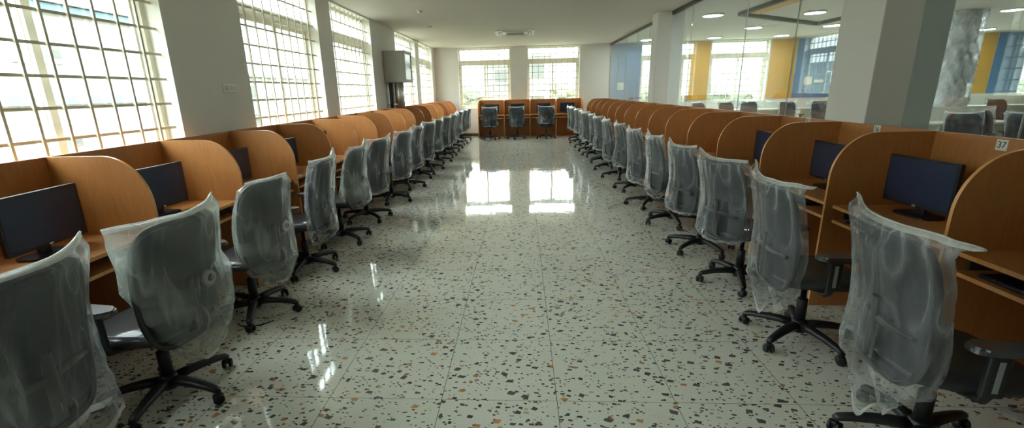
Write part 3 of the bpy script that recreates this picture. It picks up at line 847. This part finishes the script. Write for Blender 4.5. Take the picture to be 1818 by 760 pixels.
for k, (x, y) in enumerate([(4.0, 8.2), (6.1, 8.2), (4.0, 5.8), (6.1, 5.8)]):  # unseen lamps continuing the grid, added to brighten the hall and near column
    o = dup(lm); o.location = (x, y, ZC); tag(o, 'round white hall light ' + ['just above the photo edge by the farther glass panels', 'above the large hall chairs', 'just inside the glass beside the near column', 'beside the near column, one row into the hall'][k], 'ceiling light', 'round hall ceiling lights')
# stepped ceiling drop in the hall
cd = MB()
P_ = [(4.45, 10.51), (7.29, 12.69), (7.29, 8.0), (4.42, 6.6)]
def lerp2(a, b, t): return (a[0]+(b[0]-a[0])*t, a[1]+(b[1]-a[1])*t)
cx_, cy_ = sum(p[0] for p in P_)/4, sum(p[1] for p in P_)/4
for q in range(4):
    a, b = P_[q], P_[(q+1) % 4]
    ai, bi = lerp2(a, (cx_, cy_), .06), lerp2(b, (cx_, cy_), .06)
    cd.prism([a, b, bi, ai], 2, ZC-.07, ZC)
o = cd.build('ceiling_trim', [M['louvre_dark']]); struct(o, 'dark slanting drop moulding on the hall ceiling', 'trim')
o = MB().prism([(4.62, 10.46), (4.98, 10.74), (4.98, 7.1), (4.62, 6.9)], 2, ZC-.02, ZC).build('ceiling_panel', M['yellow']); struct(o, 'yellow strip inside one edge of the drop moulding on the hall ceiling', 'ceiling panel')

# wrapped column in the hall
wc = empty('wrapped_column', (9.62, 11.35, 0)); tag(wc, 'hall column wrapped from ceiling to floor in grey crumpled plastic sheet', 'column')
MB().box(-.19, .19, -.19, .19, 0, ZC-.001, bev=.02).build('shaft', M['wall'], wc)
cw = MB(); n, m_ = 72, 90; rr = []
for j in range(m_+1):
    z = .01 + (ZC-.03)*j/m_; r_ = []
    for i in range(n):
        a = 2*math.pi*i/n; ca, sa = math.cos(a), math.sin(a)
        q = .255/(abs(ca)**4+abs(sa)**4)**.25
        tw = a*3 + z*2.6
        b_ = a + z*1.1
        dsp = rdg(math.cos(b_)*1.5, math.sin(b_)*1.5, z*1.1)*.06 + rdg(math.cos(a-z*1.6)*2.6, math.sin(a-z*1.6)*2.6, z*1.8+4)*.04 + rdg(ca*5, sa*5, z*4)*.014
        k_ = q + dsp - .03
        r_.append(cw.b.verts.new((ca*k_, sa*k_, z)))
    rr.append(r_)
for j in range(m_):
    for i in range(n):
        f = cw.b.faces.new([rr[j][i], rr[j][(i+1) % n], rr[j+1][(i+1) % n], rr[j+1][i]]); f.smooth = True
cw.build('plastic_sheet', M['film_column'], wc)

# white work counters of the hall
def counter(loc, ln, lab, rz=0):
    t = empty('white_counter', loc, rz); tag(t, lab, 'counter', 'white counters of the hall')
    MB().box(0, ln, 0, .6, .72, .75, bev=.004).build('top', M['counter'], t)
    MB().box(.02, ln-.02, .56, .59, 0, .72).build('back_board', M['counter'], t)
    MB().box(0, ln, .601, .62, 0, 1.02).build('screen_board', M['counter'], t)
    for x in (.02, ln/2, ln-.05): MB().box(x, x+.03, .02, .56, 0, .72).build('leg_panel', M['counter'], t)
counter((3.3, 15.9, 0), 5.4, 'long white counter under the hall windows behind the glass')
counter((9.0, 15.9, 0), 4.4, 'white counter under the blue band in the hall')
counter((14.0, 15.2, 0), 4.0, 'white counter at the far end of the hall')
counter((6.4, 9.35, 0), 3.0, 'white counter just behind the large hall chairs')

# thin pale rectangles set on the blue bands
for x, z, w_, h_, lab in ((9.50, 1.61, .25, .26, 'square white paper notice on the blue band above the hall chairs'), (9.84, 1.59, .30, .09, 'narrow white paper strip beside the square notice'), (3.36, 1.58, .24, .24, 'pale square notice on the blue band by the corner')):
    o = MB().box(x-w_/2, x+w_/2, YF-.0175, YF-.0145, z-h_/2, z+h_/2).build('paper_sign', M['paper']); tag(o, lab, 'notice', 'notices on the blue walls')

# loose things on the floor
def cable(pts, lab):
    o = MB().tube(pts, .004, 8).build('cable', M['rubber']); tag(o, lab, 'cable')
cable([(-2.02, 2.86, .004), (-1.98, 2.82, .004), (-1.9, 2.81, .004), (-1.83, 2.84, .004), (-1.78, 2.90, .004)], 'short black cable lying under the third chair by the windows')
cable([(2.07, 2.86, .004), (2.14, 2.78, .004), (2.22, 2.82, .004), (2.3, 2.74, .004), (2.4, 2.85, .004)], 'black cable on the floor below the second desk by the glass')
def scrap(x, y, sx, sy, lab, sd):
    s = MB(); n = 12; g = {}
    for i in range(n+1):
        for j in range(n+1):
            u, v = i/n-.5, j/n-.5
            ex = 1+.35*nz(u*3+sd, v*3, sd)
            g[i, j] = s.b.verts.new((u*sx*ex, v*sy*ex, .004 + .03*abs(nz(u*6+sd, v*6, sd*2))))
    for i in range(n):
        for j in range(n): s.b.faces.new([g[i, j], g[i+1, j], g[i+1, j+1], g[i, j+1]])
    o = s.build('plastic_scrap', M['film_edge'], smooth=True); o.location = (x, y, 0); tag(o, lab, 'plastic scrap', 'plastic scraps on the floor')
scrap(2.40, 1.95, .22, .2, 'crumpled white plastic scrap on the floor under the nearest glass side desk', 3.3)
scrap(-1.49, 15.45, .1, .08, 'tiny white scrap on the floor by the far desk row', 8.1)

# ------------------------------------------------------------------ outside
GZ = -7.0
struct(MB().box(-160, 160, -60, 260, GZ-.2, GZ).build('ground', M['earth']), 'hazy dry ground outside the windows', 'ground')
def building(loc, sx, sy, h, wall, lab, floors, cols, band_=None, face='y'):
    b = empty('building', loc); tag(b, lab, 'building', 'buildings outside')
    MB().box(0, sx, 0, sy, 0, h).build('wall', M[wall], b)
    MB().box(-.2, sx+.2, -.2, sy+.2, h, h+.25).build('roof', M[wall], b)
    fh = h/floors
    for f in range(floors):
        z = f*fh
        if band_:
            MB().box(-.12, sx+.12, -.12, sy+.12, z+fh-.18, z+fh-.02).build('floor_band', M[band_], b)
        for c_ in range(cols):
            if face == 'y':
                x = sx*(c_+.5)/cols; wo = MB().box(x-.7, x+.7, -.06, -.0, z+.9, z+fh-.5).build('window', M['white_frame'], b)
                MB().box(x-.62, x+.62, -.08, -.061, z+.98, z+fh-.58).build('pane', M['outside_glass'], wo)
            else:
                y = sy*(c_+.5)/cols; wo = MB().box(sx, sx+.06, y-.5, y+.5, z+.6, z+fh-.7).build('window', M['white_frame'], b)
                MB().box(sx+.061, sx+.08, y-.42, y+.42, z+.7, z+fh-.8).build('pane', M['outside_glass'], wo)
building((-16.2, 1.0, GZ), 7.0, 12.5, 10.4, 'concrete', 'white building with pale blue bands close outside the first left window', 6, 4, 'outside_blue', 'x')
building((-34, 38, GZ), 9, 18, 10.3, 'outside_grey', 'grey apartment block farther off outside the second left window', 4, 5, None, 'x')
building((-3.3, 45, GZ), 2.9, 6, 11.0, 'outside_grey', 'narrow plaster house outside the left far window', 4, 1)
building((-2.2, 38, GZ), 1.9, 5, 8.2, 'concrete', 'low cream house with dark windows outside the left far window', 3, 1)
building((.3, 44, GZ), 2.3, 6, 11.4, 'concrete', 'pale tall house outside the right far window', 4, 1)
building((14, 70, GZ), 14, 8, 8.6, 'concrete', 'long low pale building outside the hall windows', 3, 6)
def tree(x, y, h, r, lab, sd):
    t = empty('tree', (x, y, GZ)); tag(t, lab, 'tree', 'trees outside')
    MB().tube([(0, 0, 0), (.1, 0, h*.35), (0, .1, h*.65)], [.28, .2, .12], 8).build('trunk', M['bark'], t)
    s = MB(); bmesh.ops.create_icosphere(s.b, subdivisions=4, radius=r)
    for v in s.b.verts:
        d = v.co.normalized()
        v.co = d*r*(1 + .32*noise.noise(d*2.2+Vector((sd, 0, 0))) + .2*noise.noise(d*6+Vector((0, sd, 0))) + .1*noise.noise(d*15))
        v.co.z = v.co.z*.75 + h
    s.build('crown', M['leaf'], t)
tl = ['bushy tree outside the left far window beside the houses', 'low tree far off outside the left far window', 'broad tree outside the right far window', 'round tree farther right outside the right far window', 'tree outside the half hidden hall window',
      'broad tree outside the wide hall window', 'low tree outside the wide hall window at right', 'tree behind the near column outside', 'tree outside the window by the wrapped column', 'tree outside the last hall window']
for q, (x, y, h, r) in enumerate([(-6.6, 58, 7.2, 2.2), (-11, 68, 6.8, 2.6), (3.9, 56, 7.4, 2.5), (9.4, 66, 7.6, 2.6), (16, 58, 7.4, 3.2), (25, 62, 7.6, 3.6), (34, 68, 7.2, 3.4), (42, 60, 7.4, 3.2), (52, 63, 7.4, 3.2), (64, 60, 7.6, 3.6)]):
    tree(x, y, h, r, tl[q], q*3.7)

# ------------------------------------------------------------------ light
wd = D.worlds.new('sky'); SC.world = wd; wd.use_nodes = True
nt = wd.node_tree; bg = nt.nodes['Background']
tc = nt.nodes.new('ShaderNodeTexCoord'); sx = nt.nodes.new('ShaderNodeSeparateXYZ'); mr = nt.nodes.new('ShaderNodeMapRange'); mx = nt.nodes.new('ShaderNodeMix')
mx.data_type = 'RGBA'
nt.links.new(tc.outputs['Generated'], sx.inputs[0]); nt.links.new(sx.outputs[2], mr.inputs[0])
mr.inputs[1].default_value = 0.0; mr.inputs[2].default_value = .8
nt.links.new(mr.outputs[0], mx.inputs[0]); mx.inputs[6].default_value = (.24, .255, .24, 1); mx.inputs[7].default_value = (1.22, 1.35, 1.40, 1)  # overcast: the zenith is about three times as bright as the horizon
nt.links.new(mx.outputs[2], bg.inputs[0]); bg.inputs[1].default_value = 13.0

# ------------------------------------------------------------------ camera
FPX, PITCH, YAW, ROLL, HC, CX, CY = 820.92, .2695, -.0620, -.0251, 1.5522, 877.89, 387.22
cp, sp_ = math.cos(PITCH), math.sin(PITCH); cy, sy = math.cos(YAW), math.sin(YAW)
F = Vector((sy*cp, cy*cp, -sp_)); r0 = Vector((cy, -sy, 0)); u0 = r0.cross(F)
r1 = r0*math.cos(ROLL) + u0*math.sin(ROLL); u1 = -r0*math.sin(ROLL) + u0*math.cos(ROLL)
cam = D.cameras.new('camera'); co = D.objects.new('camera', cam); C.objects.link(co)
rot = Matrix((r1, u1, -F)).transposed().to_4x4()
co.matrix_world = Matrix.Translation((0, 0, HC)) @ rot
cam.sensor_width = 36; cam.sensor_fit = 'HORIZONTAL'; cam.lens = FPX/1818*36
cam.shift_x = (909-CX)/1818; cam.shift_y = (CY-380)/1818; cam.clip_start = .05; cam.clip_end = 600
SC.camera = co

SC.view_settings.view_transform = 'Standard'; SC.view_settings.look = 'None'
SC.view_settings.gamma = 1.0; SC.view_settings.use_curve_mapping = False
SC.view_settings.exposure = 0.5
SC.cycles.transparent_max_bounces = 40
SC.cycles.max_bounces = 10; SC.cycles.diffuse_bounces = 6; SC.cycles.glossy_bounces = 5
SC.cycles.sample_clamp_indirect = 8
